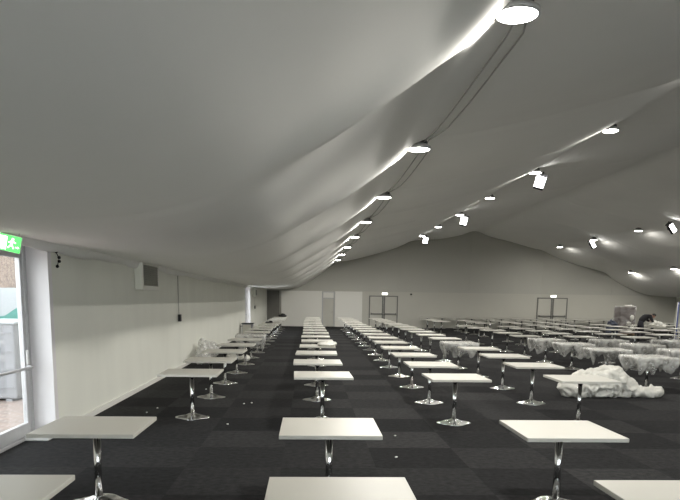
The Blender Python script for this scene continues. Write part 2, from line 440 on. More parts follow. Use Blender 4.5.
# ------------------------------------------------------------------ outside the near door
bm = bx((-9.9, 16, -0.12), (12, 44, 0.12)); o = finish('paving', bm, M_paving); o['kind'] = 'structure'
bm = bmesh.new()
nx = 60
vs = [[bm.verts.new((-9.4 + 0.10 * noise.noise(Vector((j * 0.7, i * 0.7, 1))), 8 + j * 0.3, -0.06 + i * 0.25)) for j in range(nx)] for i in range(22)]
for i in range(21):
    for j in range(nx - 1): bm.faces.new((vs[i][j], vs[i][j + 1], vs[i + 1][j + 1], vs[i + 1][j]))
o = finish('pebble_wall', bm, M_hedge, smooth=True); so = o.modifiers.new('t', 'SOLIDIFY'); so.thickness = 0.3
tag(o, 'brown pebble-dashed wall seen through the glass door, behind the teal van', 'wall')
# grey crate with hazard diamonds
cr = empty('grey_crate', (-6.05, 13.15, -0.06))
tag(cr, 'large grey crate with hazard diamonds, outside beyond the glass door', 'crate')
bm = bx((0, 0, 0.72), (1.5, 1.3, 1.36), 0.03)
for i in range(4): box(bm, (0, -0.66, 0.25 + 0.33 * i), (1.4, 0.02, 0.02))
finish('body', bm, M_crate, cr)
bm = bmesh.new()
for x in (-0.6, 0, 0.6): box(bm, (x, 0, 0.02), (0.12, 1.3, 0.04))
finish('foot', bm, M_crate, cr)
bm = bx((0, 0, 1.42), (1.56, 1.36, 0.06), 0.02); finish('lid', bm, M_carwhite, cr)
for (x, mm) in ((0.02, M_paper), (0.27, M_red), (0.44, M_paper)):
    bm = bx((x, -0.675, 0.98), (0.10, 0.01, 0.10), 0, Matrix.Rotation(PI / 4, 4, 'Y')); finish('hazard_diamond', bm, mm, cr)
bm = bmesh.new()
for z in (0.05, -0.05): box(bm, (0.25, -0.675, 1.26 + z), (0.20, 0.01, 0.015))
for x in (0.15, 0.35): box(bm, (x, -0.675, 1.26), (0.015, 0.01, 0.115))
finish('label_frame', bm, M_dkalu, cr)
# teal and white van
vn = empty('teal_van', (-7.1, 16.5, -0.06))
tag(vn, 'teal and white van parked outside behind the grey crate', 'van')
bm = bmesh.new()
ext(bm, [(-2.3, 0.35), (-2.3, 1.15), (-1.5, 1.30), (-0.9, 2.05), (2.3, 2.10), (2.3, 0.35)], 'y', -0.85, 0.85)
bmesh.ops.bevel(bm, geom=bm.edges[:], offset=0.06, segments=2, affect='EDGES')
finish('body', bm, M_carwhite, vn)
bm = bmesh.new(); ext(bm, [(-2.28, 0.95), (2.28, 1.55), (2.28, 2.04), (1.2, 2.04), (0.3, 1.45), (-2.28, 1.1)], 'y', -0.87, -0.84); finish('teal_stripe', bm, M_teal, vn)
bm = bmesh.new(); ext(bm, [(-1.4, 1.32), (-0.86, 1.95), (-0.2, 1.95), (-0.2, 1.32)], 'y', -0.868, -0.845); finish('side_window', bm, M_black, vn)
for x in (-1.5, 1.5):
    for y in (-0.8, 0.8):
        bm = bmesh.new(); cyl(bm, (x, y - 0.1, 0.33), (x, y + 0.1, 0.33), 0.33, 24); finish('wheel', bm, M_rubber, vn, True)

# ------------------------------------------------------------------ tables
W = 0.88; TOPZ = 0.72
def make_table():
    t = empty('cafe_table')
    bm = bx((0, 0, TOPZ - 0.0175), (W, W, 0.035), 0.004); finish('tabletop', bm, M_top, t)
    bm = bmesh.new(); cyl(bm, (0, 0, 0.045), (0, 0, TOPZ - 0.05), 0.032, 24)
    finish('pedestal', bm, M_chrome, t, True)
    bm = bmesh.new()
    for a in (PI / 4, 3 * PI / 4): box(bm, (0, 0, TOPZ - 0.045), (0.46, 0.05, 0.019), 0.003, Matrix.Rotation(a, 4, 'Z'))
    lathe(bm, [(0, TOPZ - 0.09), (0.045, TOPZ - 0.09), (0.06, TOPZ - 0.052), (0, TOPZ - 0.052)], 20)
    finish('bracket', bm, M_dkmetal, t)
    bm = bmesh.new(); seg = 64; R = 0.275
    rings = []
    for k in range(15):
        u = k / 14; ring = []
        for i in range(seg):
            a = 2 * PI * i / seg; c4 = math.cos(4 * a)
            r = R * (1 - 0.10 * (1 - c4)) * u + 0.036 * (1 - u)
            dome = 0.040 * math.exp(-(u / 0.24) ** 2) + 0.016 * (1 - u ** 2.2)
            ridge = 0.011 * math.sin(PI * min(1, u * 1.05)) * c4
            ring.append(bm.verts.new((r * math.cos(a), r * math.sin(a), 0.006 + dome + ridge + (0.004 if k < 14 else -0.004))))
        rings.append(ring)
    bot = []
    for i in range(seg):
        v = rings[-1][i].co; bot.append(bm.verts.new((v.x * 0.99, v.y * 0.99, 0.0)))
    rings.append(bot)
    for A, Bv in zip(rings[:-1], rings[1:]):
        for i in range(seg): bm.faces.new((A[i], A[(i + 1) % seg], Bv[(i + 1) % seg], Bv[i]))
    bm.faces.new(bot); bm.faces.new(rings[0])
    finish('base', bm, M_chrome, t, True)
    return t
proto = make_table()
ORD = ['first', 'second', 'third', 'fourth', 'fifth', 'sixth', 'seventh', 'eighth', 'ninth', 'tenth', 'eleventh', 'twelfth',
       'thirteenth', 'fourteenth', 'fifteenth', 'sixteenth', 'seventeenth', 'eighteenth', 'nineteenth']
used = [False]
def place_table(x, y, rz, label, group):
    if not used[0]:
        t = proto; used[0] = True
    else:
        t = proto.copy(); link(t)
        for ch in proto.children:
            c = ch.copy(); link(c); c.parent = t
    t.location = (x, y, 0); t.rotation_euler = (0, 0, rz)
    t['label'] = label; t['category'] = 'table'
    t['group'] = group
    return t
ROWS = [3.85, 6.08] + [10.42 + 2.17 * k for k in range(16)]
COLS = [('along the left wall', -1.90, 0), ('in the column up the middle aisle', 0.19, 0), ('in the third column from the left wall', 2.25, 0),
        ('in the fourth column from the left wall', 4.17, 2), ('in the fifth column from the left wall', 7.42, 4), ('in the sixth column from the left wall', 9.36, 5),
        ('in the seventh column from the left wall', 11.4, 6), ('in the eighth column from the left wall', 13.45, 7), ('in the ninth column from the left wall', 15.6, 8),
        ('in the tenth column from the left wall', 17.75, 9), ('in the eleventh column from the left wall', 19.8, 11), ('in the twelfth column from the left wall', 21.8, 12)]
GN = ['left wall', 'middle aisle', 'third column', 'fourth column', 'fifth column', 'sixth column', 'seventh column', 'eighth column', 'ninth column', 'tenth column', 'eleventh column', 'twelfth column']
TABLES = {}
for ci, (cn, cx, r0) in enumerate(COLS):
    cnt = 0
    for ri in range(r0, len(ROWS)):
        y = ROWS[ri]
        if ci == 0 and ri >= 2: y += 0.22
        if ci >= 2 and ri >= 2: y -= 0.22
        if ci == 2 and ri < 2: y -= 0.06; 
        if ci == 0 and ri == 0: y += 0.04
        if ci == 4 and ri in (13, 14): continue
        if ci == 5 and ri in (13,): continue
        if ci in (9, 10) and ri in (15, 16): continue
        if ci == 8 and ri == 15: continue
        jx = random.uniform(-0.045, 0.045) if ri > 1 else 0; jy = random.uniform(-0.06, 0.06) if ri > 1 else 0
        x = cx + jx
        if ci == 2 and ri < 2: x += 0.05
        if ci == 0 and ri == 0: x -= 0.04
        if ci == 0 and ri > 1: x += 0.10
        near = ('nearest white square pedestal table ' if cnt == 0 else 'white square pedestal table, %s from the front ' % ORD[cnt]) + cn
        TABLES[(ci, ri)] = place_table(x, y + jy, math.radians(random.uniform(-1.2, 1.2)) if ri > 1 else 0, near, 'white square tables, ' + GN[ci])
        cnt += 1
WALLT = ['left of the right-hand double door', 'right of the right-hand double door']
for k in range(14):
    x = 8.0 + 1.02 * k
    place_table(x, 46.25 if not (15.5 < x < 18) else 46.05, 0, 'white table pushed against the back wall, %s of that row from the left' % ORD[k], 'white tables against the back wall')

# ------------------------------------------------------------------ plastic sheets over tables
def sheet(cx, cy, seed, drop=(0.14, 0.42), label=''):
    bm = bmesh.new(); n = 96; h = W / 2 + 0.012
    def edge(t):           # t 0..4 along the square perimeter
        s = int(t) % 4; u = (t - int(t)) * 2 - 1
        return [(u, -1), (1, u), (-u, 1), (-1, -u)][s]
    levels = [0.0, 0.5, 0.97, 1.0]
    rings = []
    c = bm.verts.new((0, 0, TOPZ + 0.012))
    for lv in levels[1:]:
        ring = []
        for i in range(n):
            ex, ey = edge(4 * i / n)
            nz = noise.noise(Vector((ex * lv * 4 + seed, ey * lv * 4, seed * 1.7)))
            ring.append(bm.verts.new((ex * lv * h, ey * lv * h, TOPZ + 0.014 + 0.010 * nz)))
        rings.append(ring)
    for k in range(1, 7):
        u = k / 6; ring = []
        for i in range(n):
            ex, ey = edge(4 * i / n)
            a = 4 * i / n
            nn = 0.5 + 0.9 * noise.noise(Vector((math.cos(a * PI / 2) * 2.2 + seed, math.sin(a * PI / 2) * 2.2, seed)))
            d = drop[0] + (drop[1] - drop[0]) * max(0, min(1, nn))
            r = Vector((ex, ey)); 
            fold = 0.030 * u * noise.noise(Vector((a * 7 + seed, u * 1.5, 4.2))) * 2
            tuck = 1 - 0.22 * u * u + fold
            ring.append(bm.verts.new((r.x * h * tuck + (0.012 if k else 0) * r.x, r.y * h * tuck + 0.012 * r.y,
                                      TOPZ + 0.01 - d * u + 0.01 * noise.noise(Vector((a * 11, u * 5, seed))))))
        rings.append(ring)
    for i in range(n): bm.faces.new((c, rings[0][i], rings[0][(i + 1) % n]))
    for A, Bv in zip(rings[:-1], rings[1:]):
        for i in range(n): bm.faces.new((A[i], A[(i + 1) % n], Bv[(i + 1) % n], Bv[i]))
    o = finish('plastic_sheet', bm, M_film, smooth=True)
    o.location = (cx, cy, 0)
    s = o.modifiers.new('t', 'SOLIDIFY'); s.thickness = 0.002; s.offset = 1
    return tag(o, label, 'plastic sheet', 'plastic sheets draped over tables')
DR = [((4, 4), 'nearest clear plastic sheet draped over a table at the right edge'),
      ((4, 5), 'clear plastic sheet drooping from the second table of the fifth column'),
      ((4, 6), 'clear plastic sheet sagging under the third table of the fifth column'),
      ((4, 7), 'clear plastic sheet hanging in a point from the fourth table of the fifth column'),
      ((5, 5), 'clear plastic sheet on the nearest table of the sixth column'),
      ((5, 6), 'boxy clear plastic sheet over the second table of the sixth column'),
      ((5, 7), 'boxy clear plastic sheet over the third table of the sixth column'),
      ((6, 6), 'clear plastic sheet on the nearest table of the seventh column'),
      ((6, 7), 'clear plastic sheet on the second table of the seventh column')]
for i, (k, lb) in enumerate(DR):
    tb = TABLES[k]
    o = sheet(tb.location.x, tb.location.y, 3.1 + 5.7 * i, (0.28, 0.34) if 'boxy' in lb else (0.10, 0.46), lb)
    o.rotation_euler = tb.rotation_euler
tb = TABLES[(3, 6)]
o = sheet(tb.location.x, tb.location.y, 77.0, (0.10, 0.46), 'thin plastic sheet hanging off one table in the fourth column'); o.rotation_euler = tb.rotation_euler
tb = TABLES[(0, 7)]
o = sheet(tb.location.x, tb.location.y, 91.0, (0.2, 0.55), 'clear plastic sheet hanging down from a table along the left wall'); o.rotation_euler = tb.rotation_euler

# ------------------------------------------------------------------ crumpled heaps (closed height-field bodies)
def heap(name, blobs, res, seed, m, crumple=0.05, parent=None):
    """blobs (x, y, rx, ry, height, angle): swollen lumps fused into one skin, then creased"""
    bm = bmesh.new()
    for (x, y, rx, ry, hh, an) in blobs:
        bmesh.ops.create_icosphere(bm, subdivisions=4, radius=1, matrix=Matrix.Translation((x, y, hh * 0.42)) @ Matrix.Rotation(an, 4, 'Z') @ Matrix.Diagonal((rx, ry, hh * 0.58, 1)))
    me = bpy.data.meshes.new('tmp'); bm.to_mesh(me); bm.free()
    to = link(bpy.data.objects.new('tmp', me)); rm = to.modifiers.new('r', 'REMESH'); rm.mode = 'VOXEL'; rm.voxel_size = res * 0.8
    bpy.context.view_layer.update()
    dg = bpy.context.evaluated_depsgraph_get(); ev = to.evaluated_get(dg)
    bm = bmesh.new(); bm.from_mesh(ev.to_mesh()); ev.to_mesh_clear()
    bpy.data.objects.remove(to); bpy.data.meshes.remove(me)
    bm.normal_update()
    mv = []
    for v in bm.verts:
        p = v.co
        w_ = Vector((noise.noise(p * 3 + Vector((seed, 0, 0))), noise.noise(p * 3 + Vector((0, seed, 0))), 0)) * 0.25
        r1 = 1 - abs(noise.noise((p + w_) * 4.5 + Vector((seed, 2, 1)))) * 2.4
        r2 = 1 - abs(noise.noise((p + w_) * 10 + Vector((seed, 5, 1)))) * 2.4
        mv.append(v.normal * (crumple * (r1 - 0.5) + crumple * 0.5 * (r2 - 0.5)))
    for v, d in zip(bm.verts, mv):
        v.co += d
        if v.co.z < 0.0: v.co.z = 0.0
    return finish(name, bm, m, parent, True)

o = heap('plastic_heap', [(-0.05, 0, 0.55, 0.42, 0.54, 0.1), (0.26, 0.02, 0.40, 0.36, 0.62, -0.3), (-0.42, -0.05, 0.36, 0.34, 0.40, 0.2), (0.55, -0.05, 0.26, 0.25, 0.40, 0),
                        (0.86, -0.12, 0.36, 0.14, 0.22, -0.15), (1.14, -0.12, 0.2, 0.14, 0.24, 0.3)], 0.03, 1.3, M_heap, 0.05)
o.location = (5.82, 13.45, 0)
tag(o, 'big crumpled heap of white plastic sheeting lying on the carpet', 'plastic heap')
o = heap('foil_bundle', [(0, 0, 0.22, 0.30, 0.09, 0.2), (0.10, 0.1, 0.16, 0.24, 0.11, -0.2)], 0.02, 4.4, M_heap, 0.02)
o.location = (0.42, ROWS[5] - 0.1, TOPZ); 
tag(o, 'small crumpled plastic bundle on a table in the middle aisle column', 'plastic bundle')
o = heap('plastic_heap', [(0, 0, 0.16, 0.9, 0.56, 0.0), (0.03, -1.0, 0.14, 0.7, 0.50, 0.05), (0.02, 1.1, 0.15, 0.8, 0.46, -0.04), (-0.03, -0.4, 0.12, 0.4, 0.66, 0.0)], 0.035, 6.1, M_film, 0.07)
o.location = (-3.10, 20.6, 0)
tag(o, 'crumpled clear plastic piled against the left wall behind the tables', 'plastic heap')
for i, (x, y, lb) in enumerate(((-2.42, 21.2, 'left of two white plastic bundles on the carpet by the left wall tables'), (-2.0, 20.5, 'right of two white plastic bundles on the carpet by the left wall tables'))):
    o = heap('plastic_bundle', [(0, 0, 0.22, 0.20, 0.14, 0.1 * i), (0.07, 0.04, 0.15, 0.16, 0.17, 0.4)], 0.02, 8.8 + i, M_heap, 0.03)
    o.location = (x, y, 0); tag(o, lb, 'plastic bundle')

# cabinet / box stand by the second door, bag and small things
c = empty('storage_cabinet', (-3.0, 33.6, 0))
tag(c, 'pale grey cabinet with a black top beside the left wall tables', 'cabinet')
finish('body', bx((0, 0, 0.31), (0.50, 0.6, 0.62), 0.015), M_crate, c)
finish('top', bx((0, 0, 0.64), (0.58, 0.66, 0.04), 0.01), M_black, c)
finish('door', bx((-0.02, -0.31, 0.32), (0.40, 0.02, 0.52), 0.008), M_lowwall, c)
finish('side_shelf', bx((-0.30, 0, 0.5), (0.1, 0.5, 0.03), 0.005), M_crate, c)
tb = TABLES[(0, 12)]
bm = bx((0, 0, 0.03), (0.34, 0.24, 0.06), 0.02); box(bm, (0.08, 0.02, 0.08), (0.14, 0.12, 0.05), 0.015)
o = finish('black_pouch', bm, M_black); o.location = (tb.location.x - 0.1, tb.location.y, TOPZ)
tag(o, 'small black pouch on a left wall table near the cabinet', 'pouch')
tb = TABLES[(0, 17)]
bg = empty('black_bag', (tb.location.x + 0.1, tb.location.y + 0.05, TOPZ))
tag(bg, 'black holdall on the farthest table along the left wall', 'bag')
o = heap('body', [(0, 0, 0.27, 0.22, 0.16, 0), (0.05, 0, 0.16, 0.16, 0.20, 0)], 0.02, 2.2, M_black, 0.015, bg)
bm = bmesh.new(); tube(bm, [(-0.10 + 0.2 * i / 12, -0.05, 0.14 + 0.07 * math.sin(PI * i / 12)) for i in range(13)], 0.012); finish('handle', bm, M_black, bg, True)

# litter on the carpet
LIT = [(-3.07, 9.75), (-2.62, 11.0), (-2.55, 11.45), (-1.75, 12.9), (-1.2, 10.0), (-1.15, 12.0), (-1.02, 12.1), (1.2, 9.2), (-0.1, 10.2), (-2.1, 13.9), (3.3, 9.0), (1.05, 7.9)]
LT = ['beside the white door jamb', 'near the left wall skirting', 'further up the left wall skirting', 'behind the second left table', 'in the left aisle', 'in the left aisle, left of a pair',
      'in the left aisle, right of a pair', 'right of the middle table column', 'just left of the middle table column', 'between the left tables', 'under the gap between the right-hand columns', 'near the front middle table']
for i, (x, y) in enumerate(LIT):
    bm = bmesh.new(); bmesh.ops.create_icosphere(bm, subdivisions=2, radius=0.016)
    for v in bm.verts:
        v.co *= 1 + 0.5 * noise.noise(v.co * 60 + Vector((i, 0, 0))); v.co.z = max(0, v.co.z * 0.5 + 0.008)
    o = finish('paper_scrap', bm, M_paper); o.location = (x, y, 0)
    tag(o, 'tiny white paper scrap on the carpet ' + LT[i], 'litter', 'white scraps on the carpet')
bm = bx((0, 0, 0.035), (0.30, 0.22, 0.07), 0.012); box(bm, (-0.04, 0, 0.075), (0.2, 0.12, 0.02), 0.005)
o = finish('floor_socket_box', bm, M_white); o.location = (-3.50, 8.86, 0)
tag(o, 'flat white box on the floor in the glass door recess', 'box')

# ------------------------------------------------------------------ wall fittings
def vent(x, y0, y1, z0, z1, lb, fine=True):
    t = empty('air_vent', (x, (y0 + y1) / 2, z0)); tag(t, lb, 'air vent')
    w = y1 - y0; h = z1 - z0; d = 0.14
    bm = bx((d / 2, 0, h / 2), (d - 0.01, w, h), 0.015); finish('housing', bm, M_wall, t)
    bm = bmesh.new(); f = 0.085
    for z in (f / 2, h - f / 2): box(bm, (d + 0.008, 0, z), (0.03, w, f), 0.005)
    for y in (-w / 2 + f / 2, w / 2 - f / 2): box(bm, (d + 0.008, y, h / 2), (0.03, f, h - 2 * f), 0.005)
    finish('frame', bm, M_whitepanel, t)
    bm = bmesh.new(); box(bm, (d - 0.008, 0, h / 2), (0.012, w - 2 * f, h - 2 * f)); finish('back_plate', bm, M_dkalu, t)
    bm = bmesh.new(); nn = 11
    for i in range(nn): box(bm, (d + 0.004, 0, f + (h - 2 * f) * (i + 0.5) / nn), (0.026, w - 2 * f, 0.022), 0, Matrix.Rotation(0.6, 4, 'Y'))
    for i in range(1, 5): box(bm, (d + 0.004, -w / 2 + f + (w - 2 * f) * i / 5, h / 2), (0.02, 0.012, h - 2 * f))
    finish('louvre', bm, M_louvre, t)
vent(WL, 13.5, 14.95, 1.99, 2.56, 'white wall vent with grey louvres, high on the near left wall')
vent(-3.33, 40.6, 42.0, 1.95, 2.44, 'small white wall vent high on the far left wall')
def controller(x, y, z0, z1, lb):
    t = empty('wall_controller', (x, y, z0)); tag(t, lb, 'controller')
    bm = bx((0.05, 0, -0.09), (0.07, 0.14, 0.18), 0.01); finish('box', bm, M_black, t)
    finish('screen', bx((0.086, 0, -0.05), (0.004, 0.09, 0.05)), M_dkalu, t)
    bm = bmesh.new(); tube(bm, [(0.03, 0, -0.02), (0.02, 0.01, (z1 - z0) * 0.5), (0.02, 0.0, z1 - z0)], 0.009); finish('cable', bm, M_greycable, t, True)
controller(WL, 17.8, 1.42, 2.46, 'black wall controller hanging on a thin cable, near left wall')
controller(-3.31, 41.3, 1.42, 1.98, 'small black wall controller under the far left vent')
t = empty('cable_clip_bracket', (WL, 9.35, 2.38)); tag(t, 'black cable clips at the top corner of the white jamb', 'bracket')
for (y, z) in ((0.0, 0.05), (0.10, -0.02), (0.10, -0.07), (0.02, -0.14)):
    bm = bmesh.new(); bmesh.ops.create_uvsphere(bm, u_segments=12, v_segments=8, radius=0.022, matrix=Matrix.Translation((0.03, y, z))); finish('clip', bm, M_black, t, True)
bm = bmesh.new(); tube(bm, [(0.02, 0, 0.05), (0.02, 0.06, 0.02), (0.02, 0.10, -0.02), (0.02, 0.10, -0.07), (0.02, 0.06, -0.12), (0.02, 0.02, -0.14)], 0.006); finish('loop', bm, M_rubber, t, True)

# near exit sign, tilted box above the glass door
ex = empty('exit_sign', (-3.20, 7.6, 2.32)); tag(ex, 'lit green and white exit sign hanging above the glass door', 'exit sign')
ex.scale = (0.9, 0.9, 0.95); ex.location.x -= 0.03
ex.rotation_euler = (math.radians(14), math.radians(12), math.radians(18))
finish('housing', bx((0, 0.03, 0.09), (0.27, 0.05, 0.20), 0.012), M_white, ex)
finish('green_panel', bx((0, 0.0, 0.09), (0.25, 0.008, 0.18), 0.003), M_exitg, ex)
bm = bmesh.new()
box(bm, (-0.070, -0.006, 0.09), (0.09, 0.004, 0.15), 0.001)
finish('doorway_symbol', bm, M_exitw, ex)
bm = bmesh.new(); R_ = lambda a: Matrix.Rotation(a, 4, 'Y')
cyl(bm, (0.035, -0.008, 0.145), (0.035, -0.004, 0.145), 0.014)
box(bm, (0.03, -0.006, 0.105), (0.026, 0.004, 0.06), 0, R_(0.2))
box(bm, (0.052, -0.006, 0.115), (0.045, 0.004, 0.012), 0, R_(0.5)); box(bm, (0.008, -0.006, 0.112), (0.04, 0.004, 0.012), 0, R_(-0.6))
box(bm, (0.042, -0.006, 0.062), (0.014, 0.004, 0.055), 0, R_(-0.5)); box(bm, (0.010, -0.006, 0.062), (0.014, 0.004, 0.06), 0, R_(0.7))
box(bm, (0.085, -0.006, 0.06), (0.03, 0.004, 0.012)); ext(bm, [(0.095, 0.045), (0.115, 0.06), (0.095, 0.075)], 'y', -0.008, -0.004)
finish('running_figure', bm, M_exitw, ex)
bm = bmesh.new()
for x in (-0.09, 0.09): cyl(bm, (x, 0.03, 0.18), (x, 0.03, 0.27), 0.006)
finish('hanger', bm, M_alu, ex)
for (x, lb) in ((5.14, 'small lit exit sign above the left-hand grey double door'), (16.85, 'small lit exit sign above the right-hand grey double door')):
    e = empty('exit_sign', (x, WB - 0.10, 2.28)); tag(e, lb, 'exit sign')
    finish('housing', bx((0, 0.03, 0), (0.40, 0.06, 0.16), 0.01), M_white, e)
    finish('lit_panel', bx((0, -0.006, 0), (0.38, 0.012, 0.14), 0.003), M_exitfar, e)
bm = bx((0, 0, 0), (0.12, 0.10, 0.10), 0.02); o = finish('wall_sensor', bm, M_black); o.location = (6.95, WB - 0.08, 2.27)
tag(o, 'small black sensor on the back wall right of the left double door', 'sensor')

# ------------------------------------------------------------------ lamps
def make_lamp():
    t = empty('ceiling_lamp')
    bm = bmesh.new(); lathe(bm, [(0, 0.13), (0.06, 0.13), (0.07, 0.08), (0.15, 0.05), (0.188, 0.025), (0.188, -0.015), (0.170, -0.02), (0.165, 0.0), (0, 0.0)], 40)
    finish('housing', bm, M_alu, t, True).data
    bm = bmesh.new(); lathe(bm, [(0.164, -0.001), (0.161, -0.022), (0.12, -0.034), (0.06, -0.040), (0, -0.042)], 40)
    finish('diffuser', bm, M_lens, t, True)
    bm = bmesh.new()
    for a in (0, 2.1, 4.2):
        box(bm, (0.11 * math.cos(a), 0.11 * math.sin(a), 0.075), (0.05, 0.012, 0.06), 0.003, Matrix.Rotation(a, 4, 'Z'))
    cyl(bm, (0, 0, 0.09), (0, 0, 0.11), 0.125, 24); cyl(bm, (0, 0, 0.10), (0, 0, 0.24), 0.012)
    finish('bracket', bm, M_dkmetal, t)
    return t
lamp0 = make_lamp(); lused = [False]
def place_lamp(x, y, z, lb, grp, power, tilt=0):
    if not lused[0]: t = lamp0; lused[0] = True
    else:
        t = lamp0.copy(); link(t)
        for ch in lamp0.children:
            c = ch.copy(); link(c); c.parent = t
    t.location = (x, y, z); t.rotation_euler = (0, tilt, 0)
    tag(t, lb, 'ceiling lamp', grp)
    ld = bpy.data.lights.new('lamp_light', 'AREA'); ld.shape = 'DISK'; ld.size = 0.34; ld.energy = power; ld.color = (1.0, 0.97, 0.90)
    lo = link(bpy.data.objects.new('lamp_light', ld)); lo.location = (x, y, z - 0.05)
    return t
PW = 88
for k in range(1, 9):
    y = 0.86 + 5.1 * k
    lb = 'round glowing ceiling lamp, %s' % (['out of view overhead', 'the largest and nearest of the left lamp row', 'second nearest of the left lamp row'][k] if k < 3 else '%s nearest of the left lamp row' % ORD[k - 1])
    place_lamp(1.69, y, 4.21, lb, 'left row of ceiling lamps', PW)
for k in range(8):
    y = 5.3 + 5.06 * k; vis = k - 2
    nm = ['nearest', 'second', 'third', 'fourth', 'fifth', 'sixth']
    lb = 'middle row ceiling lamp above the picture, %s' % ['farther forward', 'nearer the ridge lamps'][k] if vis < 0 else 'round ceiling lamp, %s of the middle row counting from the camera' % nm[vis].replace('nearest', 'first')
    place_lamp(6.58, y, 5.62, lb, 'middle row of ceiling lamps', PW)
for k in range(9):
    y = 1.8 + 5.13 * k
    vis = 8 - k
    place_lamp(15.6, y, 5.30, 'small ceiling lamp on the right slope, %s from the back wall in the upper row' % ORD[vis], 'upper right row of ceiling lamps', PW)
for k in range(9):
    y = 2.0 + 5.13 * k; vis = 8 - k
    place_lamp(20.35, y, 3.82, 'small ceiling lamp on the right slope, %s from the back wall in the lower row' % ORD[vis], 'lower right row of ceiling lamps', PW * 0.6)

def make_spot():
    t = empty('spotlight')
    bm = bx((0, 0, 0.02), (0.34, 0.16, 0.05), 0.01); cyl(bm, (0, 0, 0.04), (0, 0, 0.12), 0.02)
    finish('mount', bm, M_dkmetal, t)
    bm = bmesh.new()
    for x in (-0.155, 0.155): box(bm, (x, 0, -0.10), (0.012, 0.05, 0.22), 0.002)
    box(bm, (0, 0, 0.0), (0.322, 0.05, 0.014))
    finish('yoke', bm, M_dkmetal, t)
    R = Matrix.Rotation(math.radians(-22), 4, 'X')
    bm = bmesh.new(); box(bm, R @ Vector((0, 0.0, -0.24)), (0.29, 0.10, 0.40), 0.012, R)
    for i in range(6): box(bm, R @ Vector((-0.12 + 0.048 * i, 0.06, -0.24)), (0.012, 0.04, 0.36), 0, R)
    finish('housing', bm, M_black, t)
    bm = bmesh.new(); box(bm, R @ Vector((0, -0.053, -0.24)), (0.27, 0.008, 0.36), 0.002, R)
    finish('glass', bm, M_spotlens, t)
    return t
sp0 = make_spot(); sused = [False]
SPN = ['nearest spotlight with a square glowing face beside the middle lamp row', 'second square spotlight beside the middle lamp row', 'farthest square spotlight beside the middle lamp row']
SPO = [(6.86, 20.65, 5.56, -0.28, SPN[0]), (6.86, 30.75, 5.56, -0.2, SPN[1]), (6.86, 40.9, 5.56, -0.15, SPN[2]),
       (15.5, 37.9, 5.25, 0.35, 'black spotlight with a lit face on the right slope'), (15.35, 29.3, 5.25, 0.5, 'black spotlight at the right edge of the picture, high up')]
for (x, y, z, tl, lb) in SPO:
    if not sused[0]: t = sp0; sused[0] = True
    else:
        t = sp0.copy(); link(t)
        for ch in sp0.children:
            c = ch.copy(); link(c); c.parent = t
    t.location = (x, y, z); t.rotation_euler = (0, 0, 0.55 if x > 10 else -0.3)
    t.rotation_euler.y = -tl
    tag(t, lb, 'spotlight', 'square spotlights under the ceiling')

# twin cables along the left lamp row, hugging the cloth
for j, dx in enumerate((0.10, 0.26)):
    bm = bmesh.new(); pts = []
    for i in range(180):
        y = 0.2 + i * 0.25
        if y > 46.5: break
        ph = (y - 0.86) / 5.1; q = math.sin(PI * (ph - math.floor(ph)))
        x = 1.66 + 0.05 + (dx) * (0.35 + 0.65 * min(1, q * 2.2))
        pts.append((x, y, ceil_z(x, y) - 0.02 - 0.02 * q))
    tube(bm, pts, 0.010, 6); o = finish('power_cable', bm, M_greycable, smooth=True)
    tag(o, ['left of the two grey cables linking the left lamp row', 'right of the two grey cables linking the left lamp row'][j], 'cable', 'cables along the left lamp row')

# ------------------------------------------------------------------ wrapped pallet stack, bag, banner
ps = empty('wrapped_pallet_stack', (18.4, 39.3, 0)); tag(ps, 'tall stack of goods in stretch wrap on a pallet, left of the bending person', 'pallet stack')
bm = bmesh.new()
for i in range(6): box(bm, (-0.42 + 0.168 * i, 0, 0.125), (0.12, 0.9, 0.025))
for x in (-0.42, 0, 0.42): box(bm, (x, 0, 0.06), (0.1, 0.9, 0.1))
finish('pallet', bm, M_wood, ps)
bm = bmesh.new()
for i in range(18):
    box(bm, (random.uniform(-0.02, 0.02), random.uniform(-0.02, 0.02), 0.18 + 0.084 * i), (0.86 + random.uniform(-0.03, 0.03), 0.84, 0.078), 0.01, Matrix.Rotation(random.uniform(-0.02, 0.02), 4, 'Z'))
finish('stacked_boards', bm, M_card, ps)
bm = bmesh.new(); rings = []
for k in range(25):
    z = 0.15 + k * 1.56 / 24; ring = []
    for i in range(64):
        a = 2 * PI * i / 64; c, s = math.cos(a), math.sin(a)
        k2 = 1 / max(abs(c), abs(s)); r = (0.47 * min(k2, 1.36)) + 0.05 * abs(noise.noise(Vector((c * 3, s * 3, z * 5))))
        ring.append(bm.verts.new((r * c, r * s, z)))
    rings.append(ring)
for A, Bv in zip(rings[:-1], rings[1:]):
    for i in range(64): bm.faces.new((A[i], A[(i + 1) % 64], Bv[(i + 1) % 64], Bv[i]))
bm.faces.new(rings[-1])
o = finish('stretch_wrap', bm, M_wrap, ps, True)
o = heap('loose_film', [(0.18, 0, 0.22, 0.30, 0.08, 0), (0.3, -0.1, 0.14, 0.18, 0.10, 0)], 0.03, 5.5, M_heap, 0.04, ps); o.location = (0, 0, 1.68)
for (x, z, rx, rz) in ((0.22, 1.05, 0.12, 0.16), (0.05, 0.75, 0.14, 0.07), (0.25, 0.5, 0.1, 0.16), (0.1, 0.3, 0.16, 0.07)):
    bm = bmesh.new(); bmesh.ops.create_icosphere(bm, subdivisions=3, radius=1)
    for v in bm.verts:
        q = 1 + 0.5 * noise.noise(v.co * 2.5 + Vector((x * 9, z * 9, 0)))
        v.co = Vector((x + v.co.x * rx * q, -0.49 + v.co.y * 0.03 * q, z + v.co.z * rz * q))
    finish('film_fold', bm, M_heap, ps, True)
b2 = TABLES.get((9, 14)) or TABLES[(8, 14)]
bg = empty('blue_bag', (17.1, 37.9, 0)); 
